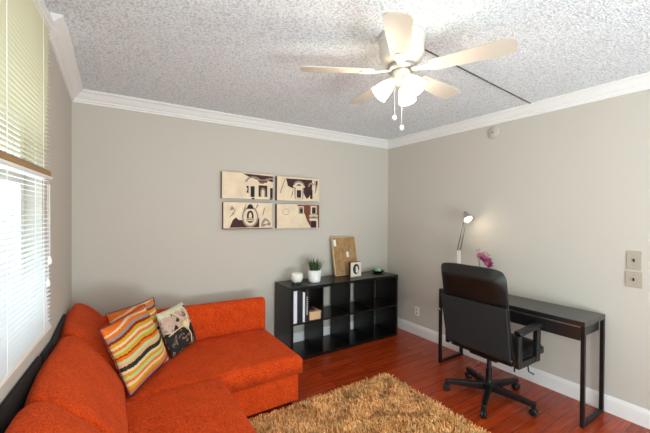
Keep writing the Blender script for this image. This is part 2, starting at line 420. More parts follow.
# back cushions: lofted wedge, back upright against the frame
def wedge(y0, y1, dz=0, dx=0, seed=0):
    rnd = random.Random(seed)
    prof = [(-3.50, .405), (-3.515, .55), (-3.515, .70), (-3.505, .775), (-3.47, .80), (-3.425, .795), (-3.375, .74), (-3.30, .655), (-3.235, .56), (-3.195, .48), (-3.185, .43), (-3.21, .405), (-3.35, .40)]
    cx, cz = -3.40, .57
    bm = bmesh.new(); N = 18; rings = []
    for i in range(N+1):
        t = i/N; e = abs(2*t-1)
        k = 1 - .085*e**9 if 0 < i < N else .86
        puff = 1 + .02*math.cos(PI*(2*t-1)/1)
        y = y0 + (y1-y0)*t
        sh_ = -.022 + .55*T*min(0, y-YE)
        ring = []
        for j, (x, z) in enumerate(prof):
            x += sh_*min(1, max(0, (-3.28-x)/.14))
            kk = k if z > .45 else 1-(1-k)*.6
            w = 0.006*math.sin(9*t+j*1.7+seed)
            ring.append(bm.verts.new((cx+(x-cx)*kk*puff + dx + w, y, max(.404, cz+(z-cz)*kk*puff + dz*(z-.4)/.4 + w*.6))))
        rings.append(ring)
    for a, b in zip(rings, rings[1:]):
        for k in range(len(prof)): bm.faces.new((a[k], a[(k+1)%len(prof)], b[(k+1)%len(prof)], b[k]))
    bm.faces.new(rings[0][::-1]); bm.faces.new(rings[-1])
    return bm
obj('back_cushion', wedge(-.965, -.14, .03, 0, 1), M['orange'], sofa, smooth=True, subsurf=1)
obj('back_cushion', wedge(-1.785, -.96, .025, 0, 2), M['orange'], sofa, smooth=True, subsurf=1)
obj('back_cushion', wedge(-2.45, -1.765, .03, 0, 3), M['orange'], sofa, smooth=True, subsurf=1)
# dark upholstered back frame between the cushions and the wall
def fp(pts, z1):
    a = [p + Vector((.004, 0, 0)) for p in pts]; b = [p + Vector((.020, 0, 0)) for p in pts][::-1]
    bm = bmesh.new(); prism(bm, [(p.x, p.y) for p in a + b], .04, z1); return bm
obj('back_frame', fp([Vector((XL, -.60, 0)), Vector((XL, YE, 0)), LW(.20, 0, 0)], .838), M['charcoal'], sofa)
obj('back_frame', fp([LW(.235, 0, 0), LW(1.45, 0, 0)], .845), M['charcoal'], sofa)
for x, y in ((-2.05, -1.05), (-2.05, -.42), (-2.7, -2.36), (-3.3, -2.36), (-3.3, -.42)):
    obj('leg', L([(.02, .0), (.022, .0), (.026, .035), (0, .035), (0, 0)], (x, y, 0), 14), M['black_plastic'], sofa)

# ------------------------------------------------------------------ throw pillows
def pillow_frame(c):
    """c: top-left, top-right, bottom-right, bottom-left corners seen from the front"""
    tl, tr, br, bl_ = map(Vector, c); ctr = (tl+tr+br+bl_)/4
    x = ((tr-tl)+(br-bl_)).normalized(); z = ((tl-bl_)+(tr-br)); z = (z - x*z.dot(x)).normalized(); y = z.cross(x)
    w = ((tr-tl).length+(br-bl_).length)/2; h = ((tl-bl_).length+(tr-br).length)/2
    m = Matrix((x, y, z)).transposed().to_4x4(); m.translation = ctr
    return m, w, h
def pillow(name, corners, thick, mat, label, pipe=None, n=22):
    m, w, h = pillow_frame(corners)
    bm = bmesh.new(); g = {}
    for sd in (-1, 1):
        for i in range(n+1):
            for j in range(n+1):
                u = 2*i/n-1; v = 2*j/n-1
                edge = i in (0, n) or j in (0, n)
                if edge and (i, j, 0) in g: g[(i, j, sd)] = g[(i, j, 0)]; continue
                pin = 1 - .045*(1-u*u)*(abs(v)**3) ; pin2 = 1 - .045*(1-v*v)*(abs(u)**3)
                d = thick/2*((1-u*u)*(1-v*v))**.42
                d *= 1 + .08*math.sin(3.1*u+1.2*v+sd)
                vt = bm.verts.new((u*w/2*pin2, sd*d, v*h/2*pin))
                g[(i, j, sd)] = vt
                if edge: g[(i, j, 0)] = vt
    for sd in (-1, 1):
        for i in range(n):
            for j in range(n):
                f = [g[(i, j, sd)], g[(i+1, j, sd)], g[(i+1, j+1, sd)], g[(i, j+1, sd)]]
                bm.faces.new(f if sd < 0 else f[::-1])
    ring = [g[(i, 0, 0)].co.copy() for i in range(n)] + [g[(n, j, 0)].co.copy() for j in range(n)] + [g[(i, n, 0)].co.copy() for i in range(n, 0, -1)] + [g[(0, j, 0)].co.copy() for j in range(n, 0, -1)]
    o = obj(name, bm, mat, smooth=True, subsurf=1)
    o.matrix_world = m
    tag(o, label, 'pillow', 'throw pillows on the sofa')
    if pipe:
        bm = bmesh.new(); tube(bm, ring+[ring[0], ring[1]], .003, 6)
        p = obj('piping', bm, pipe, smooth=True); p.parent = o
    return o, w, h
def mk_stripe(name, h, seed):
    t = NT(name); tc = t.n('ShaderNodeTexCoord'); sp = t.n('ShaderNodeSeparateXYZ'); t.l(tc.outputs['Object'], sp.inputs[0])
    mp = t.n('ShaderNodeMapping'); mp.inputs['Location'].default_value = (seed, 0, seed*.3); mp.inputs['Scale'].default_value = (2.6, 0, 1.2)
    t.l(tc.outputs['Object'], mp.inputs['Vector'])
    nz = t.n('ShaderNodeTexNoise', Scale=1, Detail=1.5); t.l(mp.outputs[0], nz.inputs['Vector'])
    mp2 = t.n('ShaderNodeMapping'); mp2.inputs['Scale'].default_value = (160, 0, 30); t.l(tc.outputs['Object'], mp2.inputs['Vector'])
    n2 = t.n('ShaderNodeTexNoise', Scale=1, Detail=2); t.l(mp2.outputs[0], n2.inputs['Vector'])
    # v = (z/h + .5) + slope*x + waves
    a = t.n('ShaderNodeMath', operation='MULTIPLY_ADD'); a.inputs[1].default_value = 1/h; a.inputs[2].default_value = .5-.17-.02; t.l(sp.outputs['Z'], a.inputs[0])
    b = t.n('ShaderNodeMath', operation='MULTIPLY_ADD'); b.inputs[1].default_value = .34; t.l(nz.outputs['Fac'], b.inputs[0]); t.l(a.outputs[0], b.inputs[2])
    c = t.n('ShaderNodeMath', operation='MULTIPLY_ADD'); c.inputs[1].default_value = -.35; t.l(sp.outputs['X'], c.inputs[0]); t.l(b.outputs[0], c.inputs[2])
    d = t.n('ShaderNodeMath', operation='MULTIPLY_ADD'); d.inputs[1].default_value = .045; t.l(n2.outputs['Fac'], d.inputs[0]); t.l(c.outputs[0], d.inputs[2])
    or_, gd, cr_, gy, rd, mt, dk, pk = (226,112,40), (205,158,40), (226,200,160), (140,140,136), (150,38,22), (186,200,140), (46,50,40), (222,165,130)
    seq = [pk, rd, gy, or_, gd, cr_, or_, mt, gd, cr_, dk, pk, mt, or_, rd, gd, mt, or_, cr_, gd, rd, gy, or_, cr_, or_]
    wd = [.05,.05,.035,.04,.045,.04,.04,.05,.045,.04,.065,.04,.05,.045,.02,.05,.04,.035,.04,.05,.045,.04,.05,.03,.05]
    s = sum(wd); pos = 0; stops = []
    for col, q in zip(seq, wd): stops.append((pos/s, lin(col))); pos += q
    r = t.ramp(d.outputs[0], stops, 'CONSTANT')
    t.l(r.outputs['Color'], t.b.inputs['Base Color']); t.b.inputs['Roughness'].default_value = .9
    t.b.inputs['Specular IOR Level'].default_value = .1
    t.bump(n2.outputs['Fac'], .2, .003)
    return t.m
M['piping'] = plain('plum_piping', (120, 40, 60), .8)
pillow('striped_pillow', [(-3.326,-1.036,.824),(-3.055,-.648,.852),(-2.890,-.736,.426),(-3.156,-1.114,.408)], .13, mk_stripe('stripe_weave', .44, 1.3),
       'wavy striped multicolour pillow in front, leaning on the orange back cushion', M['piping'])
pillow('striped_pillow', [(-3.290,-.700,.826),(-2.966,-.405,.838),(-2.885,-.484,.415),(-3.205,-.790,.41)], .10, mk_stripe('stripe_weave_rear', .44, 4.1),
       'striped pillow mostly hidden behind the front striped pillow', M['piping'])
def mk_collage():
    t = NT('collage_print'); tc = t.n('ShaderNodeTexCoord'); sp = t.n('ShaderNodeSeparateXYZ'); t.l(tc.outputs['Object'], sp.inputs[0])
    nz = t.n('ShaderNodeTexNoise', Scale=17, Detail=3, Distortion=.4); t.l(tc.outputs['Object'], nz.inputs['Vector'])
    r1 = t.ramp(nz.outputs['Fac'], [(0, lin((24,28,22))), (.46, lin((30,34,28))), (.55, lin((176,128,116))), (.58, lin((60,72,52))), (.66, lin((215,200,180)))], 'CONSTANT')
    r2 = t.ramp(nz.outputs['Fac'], [(0, lin((40,32,32))), (.40, lin((196,164,146))), (.5, lin((206,178,158))), (.6, lin((150,140,130))), (.66, lin((90,80,72)))], 'CONSTANT')
    a = t.n('ShaderNodeMath', operation='MULTIPLY_ADD'); a.inputs[1].default_value = .12; t.l(nz.outputs['Fac'], a.inputs[0]); t.l(sp.outputs['Z'], a.inputs[2])
    st = t.ramp(a.outputs[0], [(0, (0,0,0,1)), (.055, (1,1,1,1))], 'CONSTANT')
    mx = t.n('ShaderNodeMix', data_type='RGBA'); t.l(st.outputs['Color'], mx.inputs['Factor']); t.l(r1.outputs['Color'], mx.inputs['A']); t.l(r2.outputs['Color'], mx.inputs['B'])
    st2 = t.ramp(a.outputs[0], [(0, (0,0,0,1)), (.195, (1,1,1,1))], 'CONSTANT')
    m2 = t.n('ShaderNodeMix', data_type='RGBA'); m2.inputs['B'].default_value = lin((214,212,180)); t.l(st2.outputs['Color'], m2.inputs['Factor']); t.l(mx.outputs['Result'], m2.inputs['A'])
    t.l(m2.outputs['Result'], t.b.inputs['Base Color']); t.b.inputs['Roughness'].default_value = .85
    return t.m
PC, pw, ph = pillow('patterned_pillow', [(-2.975,-.598,.752),(-2.745,-.308,.752),(-2.618,-.372,.402),(-2.868,-.680,.402)], .11, mk_collage(),
       'small pillow with dark collage print and cream heart', None)
def on_pillow(u, v, d=.0):
    return Vector((u*pw/2, -(.055*((1-u*u)*(1-v*v))**.42 + d), v*ph/2))
bm = bmesh.new()
ctr = (.22, .02)
hp = []
for k in range(28):
    a = 2*PI*k/28; hx = 16*math.sin(a)**3/17; hy = (13*math.cos(a)-5*math.cos(2*a)-2*math.cos(3*a)-math.cos(4*a))/17
    hp.append((hx, hy))
fr = [bm.verts.new(on_pillow(ctr[0]+.27*x, ctr[1]+.27*y, .013)) for x, y in hp]; bk = [bm.verts.new(on_pillow(ctr[0]+.27*x, ctr[1]+.27*y, .0)) for x, y in hp]
bm.faces.new(fr)
for k in range(28): bm.faces.new((fr[k], fr[(k+1)%28], bk[(k+1)%28], bk[k]))
M['cream_cloth'] = plain('cream_cloth', (240, 222, 178), .85)
o = obj('heart_patch', bm, M['cream_cloth']); o.parent = PC; o['label'] = 'cream heart'
bm = bmesh.new()
for pts in ([(-.42,.80),(-.1,.5),(.08,.30),(.2,.14)], [(-.92,-.08),(-.5,-.0),(-.1,.02),(.1,.02)], [(.26,-.2),(.38,-.5),(.34,-.85)], [(.38,.1),(.58,.4),(.55,.85)]):
    tube(bm, [on_pillow(u, v, .007) for u, v in pts], .004, 6)
o = obj('ribbon', bm, M['cream_cloth'], smooth=True); o.parent = PC

# ------------------------------------------------------------------ shelf unit
SX0, SX1, SY0, SY1, SH = -1.725, -.22, -.425, -.035, .765
shelf = thing('cube_shelf', 'low black-brown eight cubby shelf unit against the back wall', 'shelf', ((SX0+SX1)/2, (SY0+SY1)/2, 0))
tk = .032
obj('top_panel', B(SX0, SX1, SY0, SY1, SH-tk, SH), M['black_wood'], shelf, bevel=.002)
obj('bottom_panel', B(SX0+tk, SX1-tk, SY0, SY1, 0, tk), M['black_wood'], shelf, bevel=.002)
obj('side_panel', B(SX0, SX0+tk, SY0, SY1, 0, SH-tk), M['black_wood'], shelf, bevel=.002)
obj('side_panel', B(SX1-tk, SX1, SY0, SY1, 0, SH-tk), M['black_wood'], shelf, bevel=.002)
cw = (SX1-SX0-2*tk-3*.016)/4
zm = SH/2
for i in range(1, 4):
    x = SX0+tk+i*cw+(i-1)*.016
    obj('divider', B(x, x+.016, SY0+.003, SY1, tk, SH-tk), M['black_wood'], shelf)
for i in range(4):
    x = SX0+tk+i*(cw+.016)
    obj('shelf_board', B(x, x+cw, SY0+.003, SY1, zm-.008, zm+.008), M['black_wood'], shelf)
zt = zm+.008
# files standing in the first cubby
def book(x0, x1, h, d, mat, label, tilt=0, page=None):
    y0 = SY0+.025
    t = thing('binder', label, 'book', ((x0+x1)/2, y0+d/2, zt), 'books in the upper left cubby')
    bm = bmesh.new()
    box(bm, x0, x0+.003, y0, y0+d, zt, zt+h); box(bm, x1-.003, x1, y0, y0+d, zt, zt+h); box(bm, x0+.003, x1-.003, y0, y0+.003, zt, zt+h)
    obj('cover', bm, mat, t)
    obj('pages', B(x0+.0035, x1-.0035, y0+.0035, y0+d-.005, zt+.004, zt+h-.006), M['paper'], t)
    return t
M['paper'] = plain('paper', (232, 230, 224), .8)
M['white_card'] = plain('white_card', (225, 228, 236), .5)
M['dark_card'] = plain('dark_card', (26, 25, 30), .45)
book(SX0+.037, SX0+.085, .335, .27, M['white_card'], 'leftmost white binder in the upper left cubby')
book(SX0+.090, SX0+.150, .33, .27, M['dark_card'], 'dark binder between the two white spines in the cubby')
book(SX0+.153, SX0+.178, .31, .26, M['white_card'], 'thin white book between the two dark binders')
bk4 = book(SX0+.182, SX0+.225, .34, .27, M['dark_card'], 'dark binder with pale spine lettering beside the tan box')
bm = bmesh.new()
for k in range(9):
    z = zt+.07+k*.022; box(bm, SX0+.199, SX0+.209, SY0+.0238, SY0+.0249, z, z+.012)
obj('spine_lettering', bm, M['paper'], bk4)
bt = thing('storage_box', 'small tan box in the upper left cubby', 'box', (SX0+.30, SY0+.11, zt))
M['tan_box'] = plain('tan_box', (214, 176, 136), .6)
obj('box_body', B(SX0+.240, SX0+.378, SY0+.03, SY0+.20, zt, zt+.068), M['tan_box'], bt, bevel=.002)
obj('box_lid', B(SX0+.237, SX0+.381, SY0+.027, SY0+.203, zt+.068, zt+.088), M['tan_box'], bt, bevel=.002)
o = obj('pouch', B(SX0+.245, SX0+.325, SY0+.06, SY0+.15, zt+.088, zt+.106), M['dark_card'], bevel=.006)
tag(o, 'small flat black object lying on the tan box', 'pouch')

# ------------------------------------------------------------------ things on the shelf
cnd = thing('candle_holder', 'white round candle cup on dark feet, left end of the shelf top', 'candle holder', (-1.575, -.27, SH))
cx, cy = -1.575, -.27
obj('cup', L([(0,.025),(.042,.025),(.058,.042),(.065,.075),(.062,.105),(.056,.12),(.051,.12),(.056,.098),(.055,.06),(0,.05)], (cx, cy, SH), 28), M['white'], cnd, smooth=True)
obj('candle', L([(0,.051),(.05,.058),(.05,.095),(0,.095)], (cx, cy, SH), 20), M['paper'], cnd, smooth=True)
for a in (.3, 2.4, 4.5):
    obj('foot', L([(.012,0),(.016,.004),(.016,.03),(0,.032),(0,0)], (cx+.04*math.cos(a), cy+.04*math.sin(a), SH), 10), M['black_plastic'], cnd)
pl = thing('potted_grass', 'small green grass plant in a white pot on the shelf', 'plant', (-1.345, -.255, SH))
px, py = -1.345, -.255
obj('pot', L([(0,0),(.062,0),(.068,.012),(.074,.135),(.066,.135),(.062,.118),(0,.118)], (px, py, SH), 28), plain('white_ceramic', (238,238,236), .25), pl, smooth=True)
bm = bmesh.new(); rnd = random.Random(3)
for i in range(150):
    a = rnd.uniform(0, 2*PI); r0 = .052*math.sqrt(rnd.random()); lean = rnd.uniform(.3, 1.5)*(r0/.052*.9+.1); ln = rnd.uniform(.12, .19)
    b = Vector((px+r0*math.cos(a), py+r0*math.sin(a), SH+.112)); d = Vector((math.cos(a), math.sin(a), 0)); s = Vector((-math.sin(a), math.cos(a), 0))*.0042
    p1 = b + d*ln*.3*lean + Vector((0,0,ln*.55)); p2 = b + d*ln*.85*lean + Vector((0,0,ln*(1-.25*lean)))
    v = [bm.verts.new(q) for q in (b-s, b+s, p1+s*.8, p1-s*.8, p2)]
    bm.faces.new((v[0], v[1], v[2], v[3])); bm.faces.new((v[3], v[2], v[4]))
def mk_grass():
    t = NT('grass_blades'); g = t.n('ShaderNodeNewGeometry')
    r = t.ramp(g.outputs['Random Per Island'], [(0, lin((34,54,34))), (.6, lin((66,96,58))), (1, lin((120,150,90)))])
    t.l(r.outputs['Color'], t.b.inputs['Base Color']); t.b.inputs['Roughness'].default_value = .5; return t.m
obj('foliage', bm, mk_grass(), pl)
obj('soil', L([(0,.114),(.06,.114),(.06,.119),(0,.119)], (px, py, SH), 20), plain('soil', (44,34,26), .95), pl)

# cork board leaning on the wall
cb = thing('cork_board', 'brown pin board leaning on the wall above the shelf', 'board', (-.82, -.12, SH))
def cbp(u, v, d):   # u 0..1 across, v 0..1 up, d towards the viewer
    bl0 = Vector((-.985, -.135, SH+.004)); x = Vector((.36, 0, 0)); z = Vector((.0, .10, .468)); nrm = Vector((0, -1, .21)).normalized()
    return bl0 + x*u + z*v + nrm*d
def cb_block(bm, u0, u1, v0, v1, d0, d1, mi=0):
    hexa(bm, [cbp(u0,v0,d1), cbp(u1,v0,d1), cbp(u1,v0,d0), cbp(u0,v0,d0), cbp(u0,v1,d1), cbp(u1,v1,d1), cbp(u1,v1,d0), cbp(u0,v1,d0)], mi)
def mk_cork():
    t = NT('cork'); v = t.coords(); n1 = t.n('ShaderNodeTexNoise', Scale=12, Detail=6, Roughness=.7); t.l(v, n1.inputs['Vector'])
    r = t.ramp(n1.outputs['Fac'], [(.3, lin((142,106,66))), (.7, lin((182,146,102)))]); t.l(r.outputs['Color'], t.b.inputs['Base Color'])
    t.b.inputs['Roughness'].default_value = .9; return t.m
bm = bmesh.new(); cb_block(bm, .03, .975, .02, .98, 0, .012); obj('panel', bm, mk_cork(), cb)
bm = bmesh.new(); cb_block(bm, 0, .03, 0, 1, -.004, .018); cb_block(bm, .975, 1, 0, 1, -.004, .018); cb_block(bm, .03, .975, .98, 1, -.004, .018); cb_block(bm, .03, .975, 0, .02, -.004, .018)
obj('frame', bm, plain('pale_wood_edge', (206,178,138), .6), cb)
bm = bmesh.new(); cb_block(bm, .07, .17, .76, .93, .012, .0135); obj('note', bm, M['paper'], cb)
bm = bmesh.new(); cb_block(bm, .56, .65, .46, .60, .012, .0135); obj('note', bm, M['paper'], cb)
mk_ = plain('pencil_brown', (104,72,44), .9)
for u, v0, v1 in ((.30,.60,.74), (.42,.56,.70), (.40,.50,.55), (.2,.2,.42), (.45,.12,.34), (.66,.62,.68)):
    bm = bmesh.new(); cb_block(bm, u, u+.012, v0, v1, .012, .013); obj('sketch_mark', bm, mk_, cb)

pf = thing('photo_frame', 'small cream photo frame with black sides on the shelf', 'picture frame', (-.755, -.24, SH))
fx0, fx1, fy0, fy1, fz1 = -.845, -.685, -.26, -.225, SH+.178
obj('frame_box', B(fx0, fx1, fy0, fy1, SH, fz1), M['black_plastic'], pf, bevel=.002)
bm = bmesh.new(); box(bm, fx0+.002, fx1-.001, fy0-.006, fy0, SH+.002, fz1-.002); obj('mat_board', bm, plain('cream_mat', (226,214,198), .6), pf, bevel=.001)
bm = bmesh.new(); n = 20
pts = [((fx0+fx1)/2 + .047*math.cos(2*PI*k/n), SH+.095 + .062*math.sin(2*PI*k/n)) for k in range(n)]
a = [bm.verts.new((x, fy0-.0075, z)) for x, z in pts]; b = [bm.verts.new((x, fy0-.006, z)) for x, z in pts]; bm.faces.new(a)
for k in range(n): bm.faces.new((a[k], a[(k+1)%n], b[(k+1)%n], b[k]))
obj('photo', bm, plain('photo_dark', (34,30,36), .4), pf)
bm = bmesh.new()
for (ox, oz, rx, rz) in ((.008, .108, .016, .022), (.014, .075, .022, .028)):
    pts = [((fx0+fx1)/2 + ox + rx*math.cos(2*PI*k/n), SH+oz + rz*math.sin(2*PI*k/n)) for k in range(n)]
    bm.faces.new([bm.verts.new((x, fy0-.0078 - .0002*(oz>.1), z)) for x, z in pts])
obj('photo_figure', bm, plain('photo_light', (226,214,206), .4), pf)

ds = thing('glass_dish', 'dark round dish of green glass pebbles on the shelf', 'dish', (-.345, -.165, SH))
dx, dy = -.335, -.175
obj('bowl', L([(0,0),(.05,0),(.085,.022),(.088,.03),(.08,.028),(.05,.01),(0,.008)], (dx, dy, SH), 28), plain('dark_glass_dish', (22,34,26), .2), ds, smooth=True)
gm = [plain('green_pebble', (110,160,110), .15), plain('pale_green_pebble', (176,205,170), .15)]
rnd = random.Random(5); k = 0
for (ox, oy, oz) in ((-.035,-.012,.03),(.0,-.03,.03),(.035,-.008,.03),(.018,.028,.03),(-.02,.026,.03),(.0,.0,.048),(-.03,.0,.05)):
    bm = bmesh.new(); bmesh.ops.create_icosphere(bm, subdivisions=2, radius=.021)
    for v in bm.verts: v.co = Vector((v.co.x*1.15+dx+ox, v.co.y+dy+oy, v.co.z*.75+SH+oz))
    tag(obj('glass_pebble', bm, gm[k % 2], smooth=True), 'rounded green glass pebble lying in the dark dish on the shelf', 'pebble', 'glass pebbles in the dish'); k += 1

# ------------------------------------------------------------------ wall art
M['art_cream'] = plain('art_cream', (228, 208, 178), .7, var=.10, bscale=9)
M['art_side'] = plain('art_side', (120, 84, 56), .7)
M['art_dark'] = plain('art_maroon', (58, 22, 20), .7)
M['art_black'] = plain('art_black', (26, 18, 20), .7)
M['art_grey'] = plain('art_grey', (150, 134, 118), .7)
M['art_pale'] = plain('art_pale', (226, 206, 178), .7)
M['art_brown'] = plain('art_brown', (116, 58, 34), .7)
ART = ['art_cream', 'art_dark', 'art_black', 'art_grey', 'art_pale', 'art_brown']
def arc(cx_, cy_, rx, ry, a0, a1, n=12): return [(cx_+rx*math.cos(a0+(a1-a0)*k/n), cy_+ry*math.sin(a0+(a1-a0)*k/n)) for k in range(n+1)]
def ringp(cx_, cy_, rx, ry, w, a0=0, a1=2*PI, n=20):
    o = arc(cx_, cy_, rx, ry, a0, a1, n); i = arc(cx_, cy_, rx*(1-w), ry*(1-w), a0, a1, n)
    return [[o[k], o[k+1], i[k+1], i[k]] for k in range(n)]
def rect(a, b, c, d): return [(a, b), (c, b), (c, d), (a, d)]
def art(x0, x1, z0, z1, shapes, label):
    t = thing('canvas_print', label, 'wall art', ((x0+x1)/2, -.03, z0), 'four canvas prints on the back wall')
    obj('canvas', B(x0, x1, -.052, -.002, z0, z1), M['art_side'], t, bevel=.002)
    bm = bmesh.new(); lay = 0
    def poly(pts, mi, lay):
        vs = [bm.verts.new((x0+(x1-x0)*min(1,max(0,u)), -.0535-.00012*lay, z0+(z1-z0)*min(1,max(0,v)))) for u, v in pts]
        try: bm.faces.new(vs).material_index = mi
        except ValueError: pass
    box(bm, x0, x1, -.0532, -.052, z0, z1)
    for mi, pts in shapes:
        lay += 1
        if isinstance(pts[0][0], tuple):
            for q in pts: poly(q, mi, lay)
        else: poly(pts, mi, lay)
    o = obj('print', bm, [M[a] for a in ART], t)
    return t
U, V = (1.668, 1.942), (1.362, 1.636)
shp = [(1, [(.39,.97),(1,.93),(1,.70),(.9,.74),(.8,.62),(.7,.62),(.62,.8),(.5,.86)])]
shp += [(3, ringp(.60,.62,.17,.26,.22,.1,PI*.95)), (4, ringp(.60,.60,.13,.19,.3,.1,PI*.95)), (3, ringp(.97,.62,.2,.24,.25,PI*.45,PI*.95)), (4, rect(.60,.55,.99,.62)), (5, rect(.70,.66,.88,.74)), (3, rect(.68,.74,.92,.78)),
        (1, rect(.70,.10,.88,.55)), (3, [(.74,.10)]+arc(.79,.3,.05,.16,PI,0)+[(.84,.10)]), (4, [(.76,.10)]+arc(.79,.28,.03,.1,PI,0)+[(.82,.10)]),
        (2, rect(.54,.08,.62,.50)), (4, rect(.63,.05,.68,.58)), (4, rect(.50,.05,.53,.55)), (2, [(.46,.25),(.5,.22),(.5,.5),(.45,.5),(.48,.38)]), (2, rect(.94,.06,.995,.46)), (4, rect(.89,.05,.93,.56)), (2, rect(.56,.0,.62,.05)), (2, rect(.93,.0,.99,.05))]
art(-2.32, -1.765, U[0]+.012, U[1]+.012, shp, 'upper left canvas print of a sepia palace facade with arch')
shp = [(1, [(.20,.93),(.82,.93),(.82,.55),(.75,.18),(.68,.10),(.62,.3),(.58,.6),(.4,.62),(.36,.52),(.24,.62)]),
       (4, rect(.83,.0,.99,.95)), (3, [(.38,.6),(.62,.6),(.60,.08),(.40,.08)]), (4, rect(.42,.1,.58,.6)), (3, ringp(.5,.66,.13,.2,.4,0,PI)), (4, ringp(.5,.62,.11,.16,.4,0,PI)), (4, rect(.36,.58,.64,.65)),
       (2, rect(.45,.14,.55,.46)), (2, rect(.77,.1,.83,.5)), (3, ringp(.8,.62,.08,.2,.4,.6,PI)), (3, [(.86,.9),(.9,.6),(.88,.3),(.93,.5),(.97,.85),(.92,.75)]), (2, [(.9,.9),(.93,.65),(.96,.9)]),
       (3, [(.06,.30),(.10,.55),(.17,.9),(.19,.93),(.13,.6),(.08,.3)]), (3, [(.3,.08),(.36,.3),(.35,.5),(.33,.3)])]
art(-1.715, -1.165, U[0]+.006, U[1]+.002, shp, 'upper right canvas print with turret and dark sky')
shp = [(1, [(.12,.06),(.72,.06),(.72,.42),(.6,.34),(.30,.34),(.24,.44),(.18,.34)]),
       (3, ringp(.53,.46,.17,.40,.26)), (4, ringp(.53,.46,.14,.33,.3)), (4, rect(.46,.3,.60,.64)), (2, arc(.53,.82,.06,.12,0,PI)+[(.46,.76),(.6,.76)]), (1, arc(.53,.5,.07,.2,0,PI)+[(.46,.40),(.6,.40)]), (3, rect(.45,.33,.61,.38)), (4, arc(.53,.5,.03,.12,0,PI)+[(.5,.42),(.56,.42)]),
       (4, rect(.73,.05,.99,.5)), (3, [(.75,.1),(.78,.3),(.84,.42),(.9,.36),(.97,.2),(.95,.1),(.88,.16),(.82,.08)]), (4, [(.8,.2),(.86,.32),(.92,.24),(.86,.18)]), (3, [(.78,.5),(.82,.82),(.84,.8),(.81,.55)]), (3, [(.36,.5),(.4,.8),(.46,.97),(.42,.75)]), (3, [(.62,.7),(.68,.97),(.7,.9)]),
       (3, [(.10,.42),(.16,.56),(.24,.78),(.2,.56)]), (3, [(.12,.7),(.16,.86),(.22,.74)]), (5, rect(.0,.0,1,.035))]
art(-2.305, -1.772, V[0], V[1]+.006, shp, 'lower left canvas print with a round oculus window')
shp = [(5, [(.46,.98),(1,.98),(1,.0),(.80,.0),(.70,.3),(.64,.6),(.55,.66),(.5,.8)]), (4, rect(.48,.56,.62,.92)), (3, rect(.50,.6,.60,.88)), (2, rect(.53,.64,.59,.82)),
       (3, rect(.77,.55,.95,.96)), (4, rect(.79,.57,.93,.93)), (2, rect(.82,.60,.91,.88)), (4, rect(.75,.48,.97,.54)), (3, ringp(.86,.36,.12,.14,.4,0,PI)), (4, rect(.76,.30,.96,.40)), (2, [(.80,.02)]+arc(.86,.2,.06,.1,PI,0)+[(.92,.02)]), (4, rect(.93,.0,.97,.3)),
       (3, ringp(.2,.68,.08,.13,.12,0,2*PI))]
art(-1.715, -1.165, *V, shp, 'lower right canvas print with windows on brown ground')

# ------------------------------------------------------------------ desk
desk = thing('desk', 'narrow black desk with tube legs against the right wall', 'desk', (-.2, -1.82, 0))
DX0, DX1, DY0, DY1, DH = -.412, -.035, -2.458, -1.20, .763
obj('desktop', B(DX0, DX1, DY0, DY1, DH-.035, DH), M['desk_black'], desk, bevel=.002)
ym = (DY0+DY1)/2
obj('apron', B(DX0+.023, DX1-.03, DY0+.03, DY1-.03, .640, DH-.046), M['black_metal'], desk)
for a, b in ((DY0+.029, ym-.002), (ym+.002, DY1-.029)):
    d = obj('drawer_front', B(DX0+.001, DX0+.021, a, b, .622, DH-.047), M['desk_black'], desk, bevel=.0015)
bm = bmesh.new(); box(bm, DX0+.001, DX0+.006, DY0+.028, DY1-.028, DH-.0455, DH-.0365); obj('edge_strip', bm, M['alu'], desk)
lw = .026
for y in (DY0, DY1-lw):
    obj('leg', B(DX0, DX0+lw, y, y+lw, lw, DH-.035), M['black_metal'], desk, bevel=.002)
    obj('leg', B(DX1-lw, DX1, y, y+lw, lw, DH-.035), M['black_metal'], desk, bevel=.002)
    obj('foot_bar', B(DX0, DX1, y, y+lw, 0, lw), M['black_metal'], desk, bevel=.002)
o = obj('bolt', L([(0,0),(.011,0),(.013,.012),(.011,.022),(0,.024)], (DX0-.0, DY1-.017, .555), 12, (-1,0,0)), M['chrome'], desk, smooth=True)

# ------------------------------------------------------------------ desk lamp
lp = thing('desk_lamp', 'chrome jointed desk lamp, lit, at the far end of the desk', 'lamp', (-.13, -1.235, DH))
bx, by = -.13, -1.235
obj('base', L([(0,0),(.075,0),(.078,.008),(.07,.018),(.02,.024),(0,.024)], (bx, by, DH), 28), M['alu'], lp, smooth=True)
el = Vector((bx+.0, by+.005, 1.15)); tp = Vector((bx-.0, by-.07, 1.475))
bm = bmesh.new(); 
for s in (-.012, .012): tube(bm, [(bx, by+s, DH+.02), (el.x, el.y+s, el.z)], .005, 8)
obj('lower_arm', bm, M['white'], lp, smooth=True)
bm = bmesh.new(); tube(bm, [el+Vector((-.0,.032,0)), el+Vector((0,-.032,.0))], .007, 8); obj('elbow', bm, M['alu'], lp)
bm = bmesh.new()
for s in (-.017, .017): tube(bm, [(el.x, el.y+s, el.z), (tp.x, tp.y+s*.9, tp.z)], .0045, 8)
obj('upper_arm', bm, plain('dull_steel', (120, 120, 116), .35, metal=1), lp, smooth=True)
ax = Vector((-.25, -.55, -.62)).normalized()
hc = tp + Vector((0, -.005, .055))
bm = bmesh.new(); lathe(bm, [(0,-.03),(.016,-.03),(.02,-.01),(.022,.01),(.036,.03),(.056,.075),(.058,.078),(.054,.078),(.034,.033),(.0,.02)], hc, 24, ax)
obj('lamp_shade', bm, M['alu'], lp, smooth=True)
obj('bulb', L([(0,.028),(.016,.03),(.034,.052),(.036,.064),(.024,.074),(0,.078)], hc, 18, ax), emis('lamp_bulb', (255, 240, 215), 4), lp, smooth=True)
